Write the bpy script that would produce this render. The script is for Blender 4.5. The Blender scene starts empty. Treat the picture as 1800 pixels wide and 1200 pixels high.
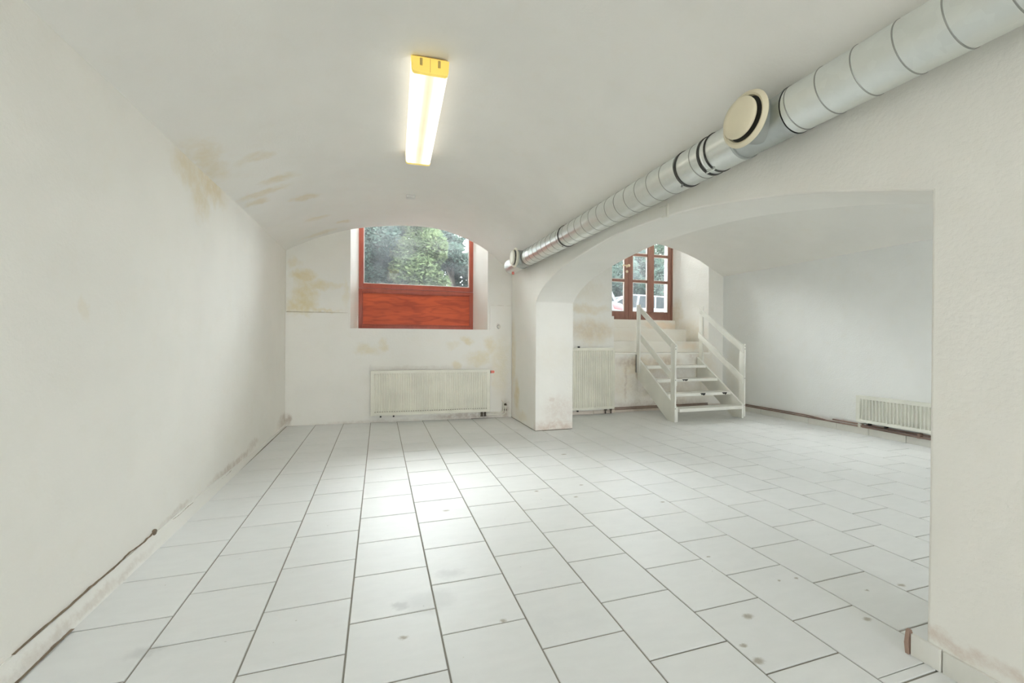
import bpy, bmesh, math, random
from mathutils import Vector, Matrix, noise
random.seed(7)
S = bpy.context.scene
COL = S.collection
PI = math.pi

# ------------------------------------------------------------------ camera
YAW, PITCH, ROLL, CAM_H = .3046, -.0041, .0053, 1.2
def camera_axes():
    cy, sy = math.cos(YAW), math.sin(YAW)
    r = Vector((cy, -sy, 0)); f = Vector((sy, cy, 0)); u = Vector((0, 0, 1))
    f2 = f*math.cos(PITCH)+u*math.sin(PITCH); u2 = -f*math.sin(PITCH)+u*math.cos(PITCH)
    return r*math.cos(ROLL)+u2*math.sin(ROLL), -r*math.sin(ROLL)+u2*math.cos(ROLL), f2
CR, CU, CF = camera_axes()
cam = bpy.data.cameras.new('camera'); cam.sensor_width = 36; cam.lens = 740/1800*36
cam.clip_start = .05; cam.clip_end = 300
co = bpy.data.objects.new('camera', cam); COL.objects.link(co)
co.matrix_world = Matrix(((CR.x, CU.x, -CF.x, 0), (CR.y, CU.y, -CF.y, 0), (CR.z, CU.z, -CF.z, CAM_H), (0, 0, 0, 1)))
S.camera = co

# ------------------------------------------------------------------ world, view
S.view_settings.view_transform = 'Standard'; S.view_settings.look = 'None'
S.view_settings.gamma = 1; S.view_settings.use_curve_mapping = False
S.view_settings.exposure = 0.2
S.display_settings.display_device = 'sRGB'
W = bpy.data.worlds.new('overcast_sky'); S.world = W; W.use_nodes = True
bg = W.node_tree.nodes['Background']
bg.inputs[0].default_value = (.90, .95, 1, 1); bg.inputs[1].default_value = 20
S.cycles.max_bounces = 16; S.cycles.diffuse_bounces = 10; S.cycles.transparent_max_bounces = 16
S.cycles.glossy_bounces = 4
S.cycles.sample_clamp_indirect = 6

sun = bpy.data.lights.new('hazy_sun', 'SUN'); sun.energy = 42; sun.angle = math.radians(90); sun.color = (1, .985, .96)
so = bpy.data.objects.new('hazy_sun', sun); COL.objects.link(so)
so.rotation_euler = Vector((-.60, .46, .80)).to_track_quat('Z', 'Y').to_euler()     # high bright haze beyond the windows

def portal(name, loc, rot, sx, sy):
    l = bpy.data.lights.new(name, 'AREA'); l.shape = 'RECTANGLE'; l.size = sx; l.size_y = sy
    try: l.cycles.is_portal = True
    except Exception: pass
    o = bpy.data.objects.new(name, l); COL.objects.link(o); o.location = loc; o.rotation_euler = rot
    return o
# portals only guide the sampling of the sky through the openings; the rear two are added for fill light
portal('window_portal', (.6, 7.22, 2.75), (-PI/2, 0, 0), 2.0, 2.9)
portal('door_portal', (4.67, 7.3, 2.8), (-PI/2, 0, 0), 2.0, 2.6)
portal('rear_fill_portal', (.4, -5.5, 1.6), (PI/2, 0, 0), 2.2, 1.4)
portal('side_fill_portal', (4.2, -5.5, 1.6), (PI/2, 0, 0), 2.2, 1.4)

# ------------------------------------------------------------------ helpers
def link(o): COL.objects.link(o); return o
def tag(o, label=None, cat=None, group=None, kind=None):
    if label: o['label'] = label
    if cat: o['category'] = cat
    if group: o['group'] = group
    if kind: o['kind'] = kind
    return o
def obj(name, bm, m, parent=None, smooth=None):
    me = bpy.data.meshes.new(name); bm.normal_update(); bm.to_mesh(me); bm.free()
    if m is not None:
        for x in (m if isinstance(m, (list, tuple)) else [m]): me.materials.append(x)
    o = bpy.data.objects.new(name, me); link(o)
    if parent: o.parent = parent; o.matrix_parent_inverse = Matrix.Translation(-parent.location)
    if smooth is not None:
        for p in me.polygons: p.use_smooth = True
        try: me.set_sharp_from_angle(angle=math.radians(smooth))
        except Exception: pass
    return o
def empty(name, loc, label, cat, group=None):
    o = bpy.data.objects.new(name, None); link(o); o.location = loc; o.empty_display_size = .1
    return tag(o, label, cat, group)
def bx(bm, x0, x1, y0, y1, z0, z1, M=None, bev=0):
    vs = [bm.verts.new((x, y, z)) for z in (z0, z1) for y in (y0, y1) for x in (x0, x1)]
    fs = [bm.faces.new([vs[i] for i in q]) for q in ((0, 2, 3, 1), (4, 5, 7, 6), (0, 1, 5, 4), (2, 6, 7, 3), (0, 4, 6, 2), (1, 3, 7, 5))]
    if bev:
        es = list({e for f in fs for e in f.edges})
        r = bmesh.ops.bevel(bm, geom=es, offset=bev, segments=2, affect='EDGES', profile=.6)
        vs = list({v for f in r['faces'] for v in f.verts} | {v for v in vs if v.is_valid})
    if M is not None: bmesh.ops.transform(bm, matrix=M, verts=[v for v in vs if v.is_valid])
    return vs
def box(name, x0, x1, y0, y1, z0, z1, m, parent=None, bev=0):
    bm = bmesh.new(); bx(bm, x0, x1, y0, y1, z0, z1, bev=bev); return obj(name, bm, m, parent, 30 if bev else None)
def prism(bm, pts, d, bev=0):
    """pts: 3D loop; d: extrusion vector."""
    d = Vector(d); a = [bm.verts.new(p) for p in pts]; b = [bm.verts.new(Vector(p)+d) for p in pts]
    n = len(pts); fs = [bm.faces.new(a), bm.faces.new(b[::-1])]
    for i in range(n): fs.append(bm.faces.new((a[i], b[i], b[(i+1) % n], a[(i+1) % n])))
    bmesh.ops.recalc_face_normals(bm, faces=fs)
    if bev:
        es = list({e for f in fs for e in f.edges})
        bmesh.ops.bevel(bm, geom=es, offset=bev, segments=2, affect='EDGES', profile=.6)
def lathe(bm, prof, origin, axis, seg=32, close=False):
    """prof: list of (r, t) with t along the axis from origin."""
    ax = Vector(axis).normalized(); up = Vector((0, 0, 1)) if abs(ax.z) < .9 else Vector((1, 0, 0))
    a = ax.cross(up).normalized(); b = ax.cross(a); o = Vector(origin); rings = []
    for r, t in prof:
        if r < 1e-6: rings.append([bm.verts.new(o+ax*t)])
        else: rings.append([bm.verts.new(o+ax*t+(a*math.cos(2*PI*k/seg)+b*math.sin(2*PI*k/seg))*r) for k in range(seg)])
    fs = []
    for p, q in zip(rings[:-1], rings[1:]):
        for k in range(seg):
            k2 = (k+1) % seg
            if len(p) == 1 and len(q) == 1: break
            if len(p) == 1: fs.append(bm.faces.new((p[0], q[k], q[k2])))
            elif len(q) == 1: fs.append(bm.faces.new((p[k], q[0], p[k2])))
            else: fs.append(bm.faces.new((p[k], q[k], q[k2], p[k2])))
    bmesh.ops.recalc_face_normals(bm, faces=fs)
def tube(bm, pts, r, seg=10):
    pts = [Vector(p) for p in pts]; rings = []
    prev = None
    for i, p in enumerate(pts):
        t = (pts[min(i+1, len(pts)-1)]-pts[max(i-1, 0)]).normalized()
        if prev is None:
            a = t.cross(Vector((0, 0, 1)))
            if a.length < .1: a = t.cross(Vector((1, 0, 0)))
        else: a = prev-t*prev.dot(t)
        a.normalize(); prev = a; b = t.cross(a)
        rr = r[i] if isinstance(r, (list, tuple)) else r
        rings.append([bm.verts.new(p+(a*math.cos(2*PI*k/seg)+b*math.sin(2*PI*k/seg))*rr) for k in range(seg)])
    fs = []
    for p, q in zip(rings[:-1], rings[1:]):
        for k in range(seg): fs.append(bm.faces.new((p[k], q[k], q[(k+1) % seg], p[(k+1) % seg])))
    fs.append(bm.faces.new(rings[0][::-1])); fs.append(bm.faces.new(rings[-1]))
    bmesh.ops.recalc_face_normals(bm, faces=fs)
def lerp_curve(P, x):
    """smooth (Catmull-Rom like) interpolation through P sorted by x."""
    n = len(P)
    if x <= P[0][0]: i = 0
    elif x >= P[-1][0]: i = n-2
    else: i = max(k for k in range(n-1) if P[k][0] <= x)
    def slope(k):
        if k == 0: return (P[1][1]-P[0][1])/(P[1][0]-P[0][0])
        if k == n-1: return (P[-1][1]-P[-2][1])/(P[-1][0]-P[-2][0])
        return (P[k+1][1]-P[k-1][1])/(P[k+1][0]-P[k-1][0])
    x0, y0 = P[i]; x1, y1 = P[i+1]; h = x1-x0; t = (x-x0)/h
    return (2*t**3-3*t*t+1)*y0+(t**3-2*t*t+t)*h*slope(i)+(-2*t**3+3*t*t)*y1+(t**3-t*t)*h*slope(i+1)

# ------------------------------------------------------------------ materials
class NT:
    def __init__(s, name):
        s.m = bpy.data.materials.new(name); s.m.use_nodes = True; s.t = s.m.node_tree; s.t.nodes.clear()
        s.out = s.t.nodes.new('ShaderNodeOutputMaterial')
    def n(s, typ, ins=None, **kw):
        nd = s.t.nodes.new(typ)
        for k, v in kw.items(): setattr(nd, k, v)
        for k, v in (ins or {}).items():
            if hasattr(v, 'is_output') : s.t.links.new(v, nd.inputs[k])
            else: nd.inputs[k].default_value = v
        return nd
    def math(s, op, a, b=0.0, c=0.0, clamp=False):
        nd = s.t.nodes.new('ShaderNodeMath'); nd.operation = op; nd.use_clamp = clamp
        for i, v in enumerate((a, b, c)):
            if hasattr(v, 'is_output'): s.t.links.new(v, nd.inputs[i])
            else: nd.inputs[i].default_value = v
        return nd.outputs[0]
    def vmath(s, op, a, b=(0, 0, 0)):
        nd = s.t.nodes.new('ShaderNodeVectorMath'); nd.operation = op
        for i, v in enumerate((a, b)):
            if hasattr(v, 'is_output'): s.t.links.new(v, nd.inputs[i])
            else: nd.inputs[i].default_value = v
        return nd.outputs['Value'] if op in ('LENGTH', 'DOT_PRODUCT') else nd.outputs[0]
    def pos(s): return s.n('ShaderNodeNewGeometry').outputs['Position']
    def noise(s, vec, scale, detail=4, rough=.55, col=False):
        nd = s.n('ShaderNodeTexNoise', {'Vector': vec, 'Scale': scale, 'Detail': detail, 'Roughness': rough})
        return nd.outputs['Color' if col else 'Fac']
    def mix(s, f, a, b):
        nd = s.t.nodes.new('ShaderNodeMix'); nd.data_type = 'RGBA'
        for i, v in ((0, f), (6, a), (7, b)):
            if hasattr(v, 'is_output'): s.t.links.new(v, nd.inputs[i])
            else: nd.inputs[i].default_value = (*v, 1) if isinstance(v, tuple) and len(v) == 3 else v
        return nd.outputs[2]
    def rng(s, v, a, b, c=0.0, d=1.0, smooth=True):
        nd = s.n('ShaderNodeMapRange', {'Value': v, 'From Min': a, 'From Max': b, 'To Min': c, 'To Max': d})
        if smooth: nd.interpolation_type = 'SMOOTHSTEP'
        return nd.outputs[0]
    def bump(s, h, strength=.2, dist=.01):
        return s.n('ShaderNodeBump', {'Height': h, 'Strength': strength, 'Distance': dist}).outputs[0]
    def pbr(s, col, rough=.6, metal=0.0, normal=None, **kw):
        nd = s.n('ShaderNodeBsdfPrincipled')
        for k, v in (('Base Color', col), ('Roughness', rough), ('Metallic', metal)):
            if hasattr(v, 'is_output'): s.t.links.new(v, nd.inputs[k])
            else: nd.inputs[k].default_value = (*v, 1) if isinstance(v, tuple) and len(v) == 3 else v
        if normal is not None: s.t.links.new(normal, nd.inputs['Normal'])
        for k, v in kw.items(): nd.inputs[k.replace('_', ' ')].default_value = v
        s.t.links.new(nd.outputs[0], s.out.inputs[0]); return nd
    def blobs(s, P, L, wob=.12, wscale=5.0):
        """stains of their own shape: soft ellipsoids at world positions, edges broken up by noise."""
        wv = s.vmath('SUBTRACT', s.noise(P, wscale, 5, .65, True), (.5, .5, .5))
        wv = s.n('ShaderNodeVectorMath', operation='SCALE'); 
        s.t.links.new(s.vmath('SUBTRACT', s.noise(P, wscale, 5, .65, True), (.5, .5, .5)), wv.inputs[0]); wv.inputs['Scale'].default_value = wob*2
        Q = s.vmath('ADD', P, wv.outputs[0]); acc = None
        for (c, r, k) in L:
            d = s.vmath('LENGTH', s.vmath('MULTIPLY', s.vmath('SUBTRACT', Q, c), tuple(1/x for x in r)))
            v = s.rng(d, 1.0, .25, 0, k)
            acc = v if acc is None else s.math('MAXIMUM', acc, v)
        return acc

def simple(name, col, rough=.5, metal=0.0, bump=0, bscale=40, vary=.06, **kw):
    t = NT(name); P = t.pos(); nz = t.noise(P, bscale, 4)
    big = t.noise(P, 3.0, 3)
    c = t.mix(t.rng(big, .3, .7), tuple(x*(1-vary) for x in col), tuple(min(1, x*(1+vary)) for x in col))
    t.pbr(c, rough, metal, t.bump(nz, bump) if bump else None, **kw); return t.m

WHITE = (.885, .868, .82)
def plaster(name, base=WHITE, stains=None, grime=None, bump=.25, wob=.12, wscale=5., scol=(.72, .60, .37), gcol=(.42, .33, .26), rough=.85):
    t = NT(name); P = t.pos()
    big = t.noise(P, 1.3, 3); mid = t.noise(P, 7, 5, .6); fine = t.noise(P, 55, 5, .6)
    c = t.mix(t.rng(big, .35, .65), tuple(x*.965 for x in base), base)
    c = t.mix(t.math('MULTIPLY', t.rng(mid, .5, .75), .10), c, (.80, .74, .60))
    if stains:
        a = t.blobs(P, stains, wob, wscale)
        a = t.math('MULTIPLY', a, t.rng(t.noise(P, 11, 5, .65), .25, .65, .45, 1), clamp=True)
        c = t.mix(a, c, scol)
    if grime:
        a = t.blobs(P, grime, .06, 9.)
        a = t.math('MULTIPLY', a, t.rng(t.noise(P, 16, 6, .7), .3, .62, .25, 1), clamp=True)
        c = t.mix(a, c, gcol)
    h = t.math('ADD', t.math('MULTIPLY', mid, .6), t.math('MULTIPLY', fine, .4))
    t.pbr(c, rough, 0, t.bump(h, bump, .02)); return t.m

def stain_band(x0, x1, y, z0, z1, k): return ((((x0+x1)/2), y, (z0+z1)/2), (abs(x1-x0)/2, .4, (z1-z0)/2), k)

M_wall_left = plaster('white_plaster_left', stains=[((-1.23, 3.35, 2.33), (.4, .34, .17), .55), ((-1.23, 3.75, 2.36), (.4, .45, .16), .75), ((-1.23, 3.55, 2.2), (.3, .25, .22), .55), ((-1.23, 2.33, 1.33), (.2, .04, .07), .2)],
    grime=[((-1.23, 6.35, .10), (.2, .5, .13), .55), ((-1.23, 4.3, .08), (.15, .8, .055), .45), ((-1.23, 4.9, .12), (.15, .25, .07), .35), ((-1.23, 3.2, .1), (.12, .3, .03), .35), ((-1.23, 6.4, 1.2), (.2, .06, 1.0), .18)])  # last blob: faint darker strip up the corner with the back wall
M_ceiling = plaster('white_plaster_vault', base=(.885, .87, .835), bump=.15, wob=.14, stains=[((-1.2, 3.5, 2.45), (.25, .5, .1), .45), ((-1.0, 4.35, 2.52), (.3, .11, .2), .5), ((-.85, 4.15, 2.6), (.22, .10, .2), .5), ((-.9, 3.65, 2.6), (.16, .10, .2), .32), ((-1.1, 4.5, 2.5), (.14, .1, .2), .45), ((-.75, 4.75, 2.66), (.2, .13, .2), .55), ((-.72, 5.55, 2.66), (.22, .1, .2), .4), ((-.45, 5.95, 2.75), (.12, .1, .2), .55), ((-.75, 6.25, 2.63), (.4, .12, .2), .35)])
M_ceiling_right = plaster('white_plaster_side_vault', base=(.885, .87, .83), bump=.15)
M_wall_back = plaster('white_plaster_back', wob=.16, wscale=4.5, scol=(.74, .635, .385),
    stains=[((-.85, 6.43, 1.60), (.42, .3, .035), .55), ((-1.0, 6.43, 2.06), (.2, .4, .14), .8), ((-.98, 6.43, 1.82), (.22, .4, .3), .8), ((-.8, 6.42, 1.95), (.26, .4, .1), .65), ((-1.03, 6.43, 1.66), (.28, .4, .16), .85), ((-.62, 6.41, 1.93), (.2, .4, .07), .3), ((-1.12, 6.43, 2.25), (.1, .4, .1), .4),  # first blob: a darker line just above the left ledge
            ((-.15, 6.36, 1.05), (.22, .4, .12), .42), ((.05, 6.36, 1.13), (.08, .4, .12), .4), ((1.24, 6.3, 1.17), (.13, .4, .1), .6), ((1.03, 6.3, 1.1), (.12, .4, .1), .25), ((1.62, 6.28, 1.1), (.15, .4, .22), .55), ((1.45, 6.28, .9), (.26, .4, .2), .55), ((1.1, 6.3, .8), (.12, .4, .1), .5), ((1.76, 6.28, .8), (.2, .4, .7), .32), ((-.45, 6.38, 1.85), (.06, .4, .3), .3)],
    grime=[((1.25, 6.3, .04), (.8, .3, .09), .6), ((0, 6.35, 0), (1.3, .3, .05), .3), ((1.87, 6.28, .1), (.09, .3, .22), .6), ((-1.2, 6.43, .08), (.08, .3, .12), .7), ((.5, 6.33, .78), (.9, .3, .05), .2), ((1.75, 6.27, 1.4), (.05, .3, .05), .5)])
M_wall_mid = plaster('white_plaster_arcade', wob=.1, stains=[((1.96, 6.2, .9), (.2, .22, .8), .5), ((1.96, 5.98, .38), (.2, .16, .35), .75), ((1.96, 5.75, .1), (.2, .4, .12), .3), ((1.96, 2.6, 2.2), (.1, .9, .12), .12), ((2.2, 5.19, 1.0), (.5, .1, .3), .08)],
    grime=[((2.25, 5.19, .0), (.5, .12, .2), .65), ((2.3, 5.19, .25), (.35, .12, .3), .3), ((2.2, 5.19, .42), (.07, .1, .05), .4), ((1.96, .95, .12), (.1, .4, .04), .5)], gcol=(.56, .41, .33))
M_wall_rb = plaster('stained_plaster_right_back', bump=.5, wob=.14, scol=(.74, .64, .47),
    stains=[((3.3, 6.17, 1.35), (.55, .2, .3), .8), ((3.2, 6.17, 1.7), (.6, .2, .12), .6), ((3.2, 6.17, 2.0), (.5, .2, .25), .25), ((4.2, 6.17, .75), (.6, .2, .28), .75), ((3.9, 6.17, .45), (.4, .2, .4), .45), ((4.7, 6.17, .8), (.5, .2, .25), .6), ((4.8, 6.17, .3), (1.1, .2, .35), .4), ((5.6, 6.17, .6), (.4, .2, .7), .45), ((5.62, 6.6, 1.35), (.3, .5, .35), .5), ((5.62, 7.0, 1.75), (.3, .25, .4), .65)],
    grime=[((4.05, 6.17, .84), (.45, .1, .13), .65), ((4.7, 6.17, .82), (.5, .1, .15), .6), ((4.5, 6.17, .1), (1.5, .1, .14), .5), ((3.95, 6.17, .5), (.05, .1, .6), .5), ((4.6, 6.17, .5), (1.2, .1, .5), .28), ((5.3, 6.17, 1.0), (.2, .1, .3), .4), ((3.25, 6.17, 1.35), (.6, .1, .25), .3)], gcol=(.47, .37, .30))
M_wall_right = plaster('white_plaster_right', base=(.88, .89, .88), bump=.3, stains=[((5.98, 5.9, .6), (.1, .35, .8), .22)], grime=[((5.98, 4.6, .1), (.1, 1.6, .06), .25)], gcol=(.5, .36, .3))  # first blob: faint darker tone low by the back corner
M_steps = plaster('painted_masonry_steps', base=(.86, .83, .76), bump=.3, stains=[((5.3, 7.06, 1.5), (.6, .3, .12), .55), ((5.4, 6.4, 1.1), (.3, .25, .12), .4), ((4.4, 6.8, 1.3), (.8, .2, .15), .15)], scol=(.80, .58, .38))
M_nosing = simple('white_nosing_paint', (.9, .88, .82), .6, bump=.1)
M_reveal = plaster('white_plaster_reveal', base=(.88, .87, .84), bump=.1, grime=[((-.36, 6.6, 1.45), (.2, .3, .12), .5)])

SPOTS = [((1.537, 1.436), .022), ((2.018, 1.269), .018), ((2.462, 1.399), .018), ((2.019, 1.596), .011), ((1.361, 1.224), .022), ((1.374, 1.303), .014), ((.508, 1.723), .014), ((2.013, 2.644), .016), ((1.437, 2.923), .016), ((1.192, 3.122), .016), ((1.917, 1.606), .009), ((.096, 1.741), .016), ((2.25, 1.419), .010), ((1.60, 3.15), .016), ((1.75, 1.9), .010), ((.45, 2.95), .02), ((1.85, 4.05), .025)]
def tile_mat(name, base=(.80, .81, .805), spots=True, rnd=True, rough=.46):
    t = NT(name); P = t.pos()
    st = t.n('ShaderNodeMapping', {'Vector': P, 'Scale': (3.0, 9.0, 3.0), 'Rotation': (0, 0, .5)}).outputs[0]
    cloud = t.noise(st, 2.2, 6, .62); fine = t.noise(P, 60, 4)
    c = t.mix(t.rng(cloud, .15, .85), tuple(x*.955 for x in base), tuple(min(1, x*1.015) for x in base))
    if rnd:
        r = t.n('ShaderNodeObjectInfo').outputs['Random']
        c = t.mix(t.math('MULTIPLY', r, .35), c, tuple(x*.93 for x in base))
    smudge = t.math('MULTIPLY', t.rng(t.noise(P, 1.9, 6, .68), .5, .75), .17)
    c = t.mix(smudge, c, (.55, .57, .58))
    speck = t.math('MULTIPLY', t.rng(t.noise(P, 34, 2, .5), .76, .79), .5)
    c = t.mix(speck, c, (.35, .32, .27))
    if spots:
        c = t.mix(t.blobs(P, [((x, y, 0), (r*1.6, r, .2), .75) for (x, y), r in SPOTS], .012, 60.), c, (.33, .29, .22))
        c = t.mix(t.blobs(P, [((.22, 1.95, 0), (.16, .12, .2), .30), ((.1, 1.95, 0), (.06, .05, .2), .5), ((.35, 2.15, 0), (.1, .06, .2), .3), ((-.85, 1.95, 0), (.08, .05, .2), .35)], .06, 12.), c, (.45, .46, .46))
    rr = t.rng(t.noise(P, 5, 5), .3, .7, rough, rough+.16)
    t.pbr(c, rough, 0, t.bump(t.math('ADD', t.math('MULTIPLY', cloud, .7), t.math('MULTIPLY', fine, .15)), .05, .004)); return t.m
M_tile = tile_mat('marbled_white_floor_tile')
M_skirt = tile_mat('skirting_tile', base=(.80, .79, .74), spots=False, rough=.3)
M_skirt_brown = plaster('dirty_skirting_tile', base=(.74, .66, .58), bump=.15, grime=[((4.5, 6.1, .06), (1.6, .3, .08), .5), ((5.95, 5.0, .05), (.3, 1.2, .06), .3)], rough=.4)
M_grout = simple('grey_brown_grout', (.30, .285, .25), .9, bump=.2, bscale=80)
M_gap = simple('dark_crack_filler', (.22, .17, .12), .95, bump=.4, bscale=90)
M_caulk = plaster('old_white_caulk', base=(.86, .85, .81), bump=.4, grime=[((-1.2, 2.3, .03), (.1, .8, .03), .3)])

def wood_red(name, a, b, along, rough=.28, strong=1.0):
    t = NT(name); P = t.pos()
    sc = (.55, 1, 2.6) if along == 'x' else (2.6, 2.6, .5)
    v = t.n('ShaderNodeMapping', {'Vector': P, 'Scale': sc}).outputs[0]
    f = t.noise(v, 1.5, 3, .5)                       # contour lines of a smooth field: flat sawn figure
    line = t.math('ABSOLUTE', t.math('SINE', t.math('MULTIPLY', f, 34.0)))
    v3 = t.n('ShaderNodeMapping', {'Vector': P, 'Scale': (3, 3, 60) if along == 'x' else (60, 60, 3)}).outputs[0]
    g = t.math('ADD', t.math('MULTIPLY', t.rng(line, 0, 1.0), .30), t.math('MULTIPLY', t.noise(v3, 2, 4, .6), .3))
    g = t.math('ADD', g, t.math('MULTIPLY', t.rng(t.noise(v, 2.4, 5), .3, .7), .45))
    c = t.mix(t.rng(g, 0.0, 1.0, 1-strong, 1), b, a)
    t.pbr(c, rough, 0, t.bump(g, .05, .003), Specular_IOR_Level=.3); return t.m
M_red_panel = wood_red('varnished_red_plywood', (.56, .095, .03), (.30, .042, .016), 'x', .45)
M_red_frame = wood_red('red_brown_window_paint', (.37, .085, .052), (.30, .065, .04), 'z', .35)
M_brown = wood_red('brown_door_paint', (.30, .155, .115), (.23, .11, .08), 'z', .4)
M_bead = simple('white_glazing_bead', (.85, .84, .82), .5)
M_chip = simple('bare_black_patch', (.035, .033, .03), .8)

def glass_mat():
    t = NT('hazy_window_glass'); P = t.pos()
    tr = t.n('ShaderNodeBsdfTransparent', {'Color': (.96, .98, .975, 1)})
    gl = t.n('ShaderNodeBsdfGlossy', {'Color': (1, 1, 1, 1), 'Roughness': .03})
    df = t.n('ShaderNodeBsdfTranslucent', {'Color': (.9, .95, 1, 1)})
    hz = t.rng(t.noise(P, 2.0, 4), .3, .8, .004, .022)
    m1 = t.n('ShaderNodeMixShader', {0: hz}); t.t.links.new(tr.outputs[0], m1.inputs[1]); t.t.links.new(df.outputs[0], m1.inputs[2])
    lw = t.n('ShaderNodeFresnel', {'IOR': 1.45})
    m2 = t.n('ShaderNodeMixShader', {0: lw.outputs[0]}); t.t.links.new(m1.outputs[0], m2.inputs[1]); t.t.links.new(gl.outputs[0], m2.inputs[2])
    t.t.links.new(m2.outputs[0], t.out.inputs[0]); return t.m
M_glass = glass_mat()

M_rad = simple('cream_radiator_enamel', (.77, .75, .65), .35)
M_rad_w = simple('white_radiator_enamel', (.80, .80, .73), .35)
M_copper = simple('dull_copper_pipe', (.30, .205, .165), .55, .2, bump=.1, vary=.25)
M_pipe_w = simple('white_painted_pipe', (.76, .74, .66), .5)
M_brass = simple('dull_brass_fitting', (.10, .08, .06), .5, .3)
M_red = simple('red_plastic_cap', (.75, .22, .18), .4)
M_black = simple('black_plastic', (.03, .03, .03), .5)
M_stair = simple('old_white_gloss_paint', (.86, .85, .79), .35, bump=.08, bscale=30, vary=.05)
M_valve = simple('yellowed_cream_plastic', (.80, .73, .55), .4, vary=.05)
M_valve_w = simple('white_valve_plastic', (.84, .81, .70), .4, vary=.04)
M_rubber = simple('black_rubber_gasket', (.05, .05, .045), .6)
M_yellow = simple('yellowed_lamp_end_plastic', (.93, .72, .16), .4, Emission_Color=(1., .72, .18, 1), Emission_Strength=.35)
M_yellow_dark = simple('lamp_end_clip_plastic', (.62, .48, .16), .5)
M_brass_knob = simple('pale_brass_handle', (.80, .72, .52), .3, .5)
M_plastic = simple('white_sensor_plastic', (.78, .78, .76), .5)
def galv(name, base, rough, metal=1.0):
    t = NT(name); P = t.pos()
    v = t.n('ShaderNodeTexVoronoi', {'Vector': P, 'Scale': 28}).outputs['Color']
    sp = t.n('ShaderNodeSeparateColor'); t.t.links.new(v, sp.inputs[0])
    c = t.mix(t.math('MULTIPLY', sp.outputs[0], .3), base, tuple(x*.86 for x in base))
    t.pbr(c, rough, metal, t.bump(t.noise(P, 14, 3), .05, .004)); return t.m
M_galv = galv('spiral_galvanised_steel', (.82, .85, .83), .34, 1.0)
M_galv_dull = galv('dull_zinc_sheet', (.50, .53, .52), .45)
M_seam = simple('grey_duct_seam', (.36, .37, .35), .5, .7)

def diffuser_mat():
    t = NT('glowing_acrylic_diffuser')
    tc = t.n('ShaderNodeTexCoord').outputs['Object']; sx = t.n('ShaderNodeSeparateXYZ'); t.t.links.new(tc, sx.inputs[0])
    u = t.math('ABSOLUTE', sx.outputs[0])
    k = t.rng(u, .0, .06, .0, 1)      # the two tubes glow on either side of the dimmer middle
    k2 = t.rng(t.noise(tc, 5, 3), .3, .8, 1.0, .88)
    c = t.mix(k, (1, .88, .60), (1, .95, .80))
    st = t.math('MULTIPLY', t.math('ADD', .76, t.math('MULTIPLY', k, .75)), k2)
    nd = t.pbr((.30, .28, .22), .4); t.t.links.new(c, nd.inputs['Emission Color']); t.t.links.new(st, nd.inputs['Emission Strength'])
    return t.m
M_diff = diffuser_mat()

def leaf_mat(name, a, b):
    t = NT(name); P = t.pos(); r = t.noise(P, 2.2, 3); r2 = t.noise(P, 14, 2)
    c = t.mix(t.rng(r, .35, .65), a, b); c = t.mix(t.math('MULTIPLY', t.rng(r2, .4, .7), .4), c, tuple(min(1, x*1.6) for x in b))
    d = t.n('ShaderNodeBsdfDiffuse'); t.t.links.new(c, d.inputs[0])
    tl = t.n('ShaderNodeBsdfTranslucent'); t.t.links.new(c, tl.inputs[0])
    m = t.n('ShaderNodeMixShader', {0: .45}); t.t.links.new(d.outputs[0], m.inputs[1]); t.t.links.new(tl.outputs[0], m.inputs[2])
    t.t.links.new(m.outputs[0], t.out.inputs[0]); return t.m
M_leaf = [leaf_mat('cool_green_leaves', (.020, .034, .029), (.050, .072, .058)), leaf_mat('yellow_green_leaves', (.036, .053, .027), (.078, .098, .050)), leaf_mat('dark_green_leaves', (.018, .032, .024), (.045, .066, .045))]
M_bark = simple('grey_brown_bark', (.09, .075, .06), .9, bump=.5, bscale=14, vary=.3)
M_asphalt = simple('grey_asphalt', (.03, .03, .03), .9, bump=.3, bscale=60)
M_carwhite = simple('white_car_paint', (.085, .086, .088), .35, vary=.02, Specular_IOR_Level=.1)
M_carglass = simple('dark_car_glass', (.008, .011, .012), .3, vary=.1, Specular_IOR_Level=.05)
M_tyre = simple('black_tyre', (.03, .03, .03), .8)
M_tail = simple('red_tail_lamp', (.16, .008, .008), .4)
M_sign = simple('red_sign_paint', (.16, .012, .015), .4)
M_facade = simple('pale_facade_render', (.42, .40, .37), .9, bump=.2)

# ------------------------------------------------------------------ setting: geometry data
XL, XM, XN, XR = -1.23, 1.96, 2.5, 5.98      # left wall, arcade wall faces, right wall
YF, YB2 = -5.4, 6.18                          # front wall (behind the camera), back wall of the side room
def yb(x): return 6.444+(x+1.172)*(6.284-6.444)/(1.917+1.172)     # slightly skewed back wall of the main room
VAULT = [(-1.23, 2.41), (-1.0, 2.535), (-.8, 2.625), (-.4, 2.755), (0, 2.825), (.45, 2.865), (.9, 2.835), (1.34, 2.69), (1.59, 2.555), (1.9, 2.30), (1.96, 2.25)]
def vz(x): return lerp_curve(VAULT, x)
VAULT_R = [(2.5, 2.36), (2.9, 2.58), (3.4, 2.76), (4.24, 2.89), (4.9, 2.80), (5.4, 2.65), (5.65, 2.53), (5.98, 2.37)]
ARCH = [(5.19, 1.70), (5.04, 1.81), (4.66, 1.95), (4.19, 2.035), (3.56, 2.10), (3.08, 2.114), (2.385, 2.075), (1.91, 2.0), (1.56, 1.925), (1.3, 1.85), (1.03, 1.763)][::-1]

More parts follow.
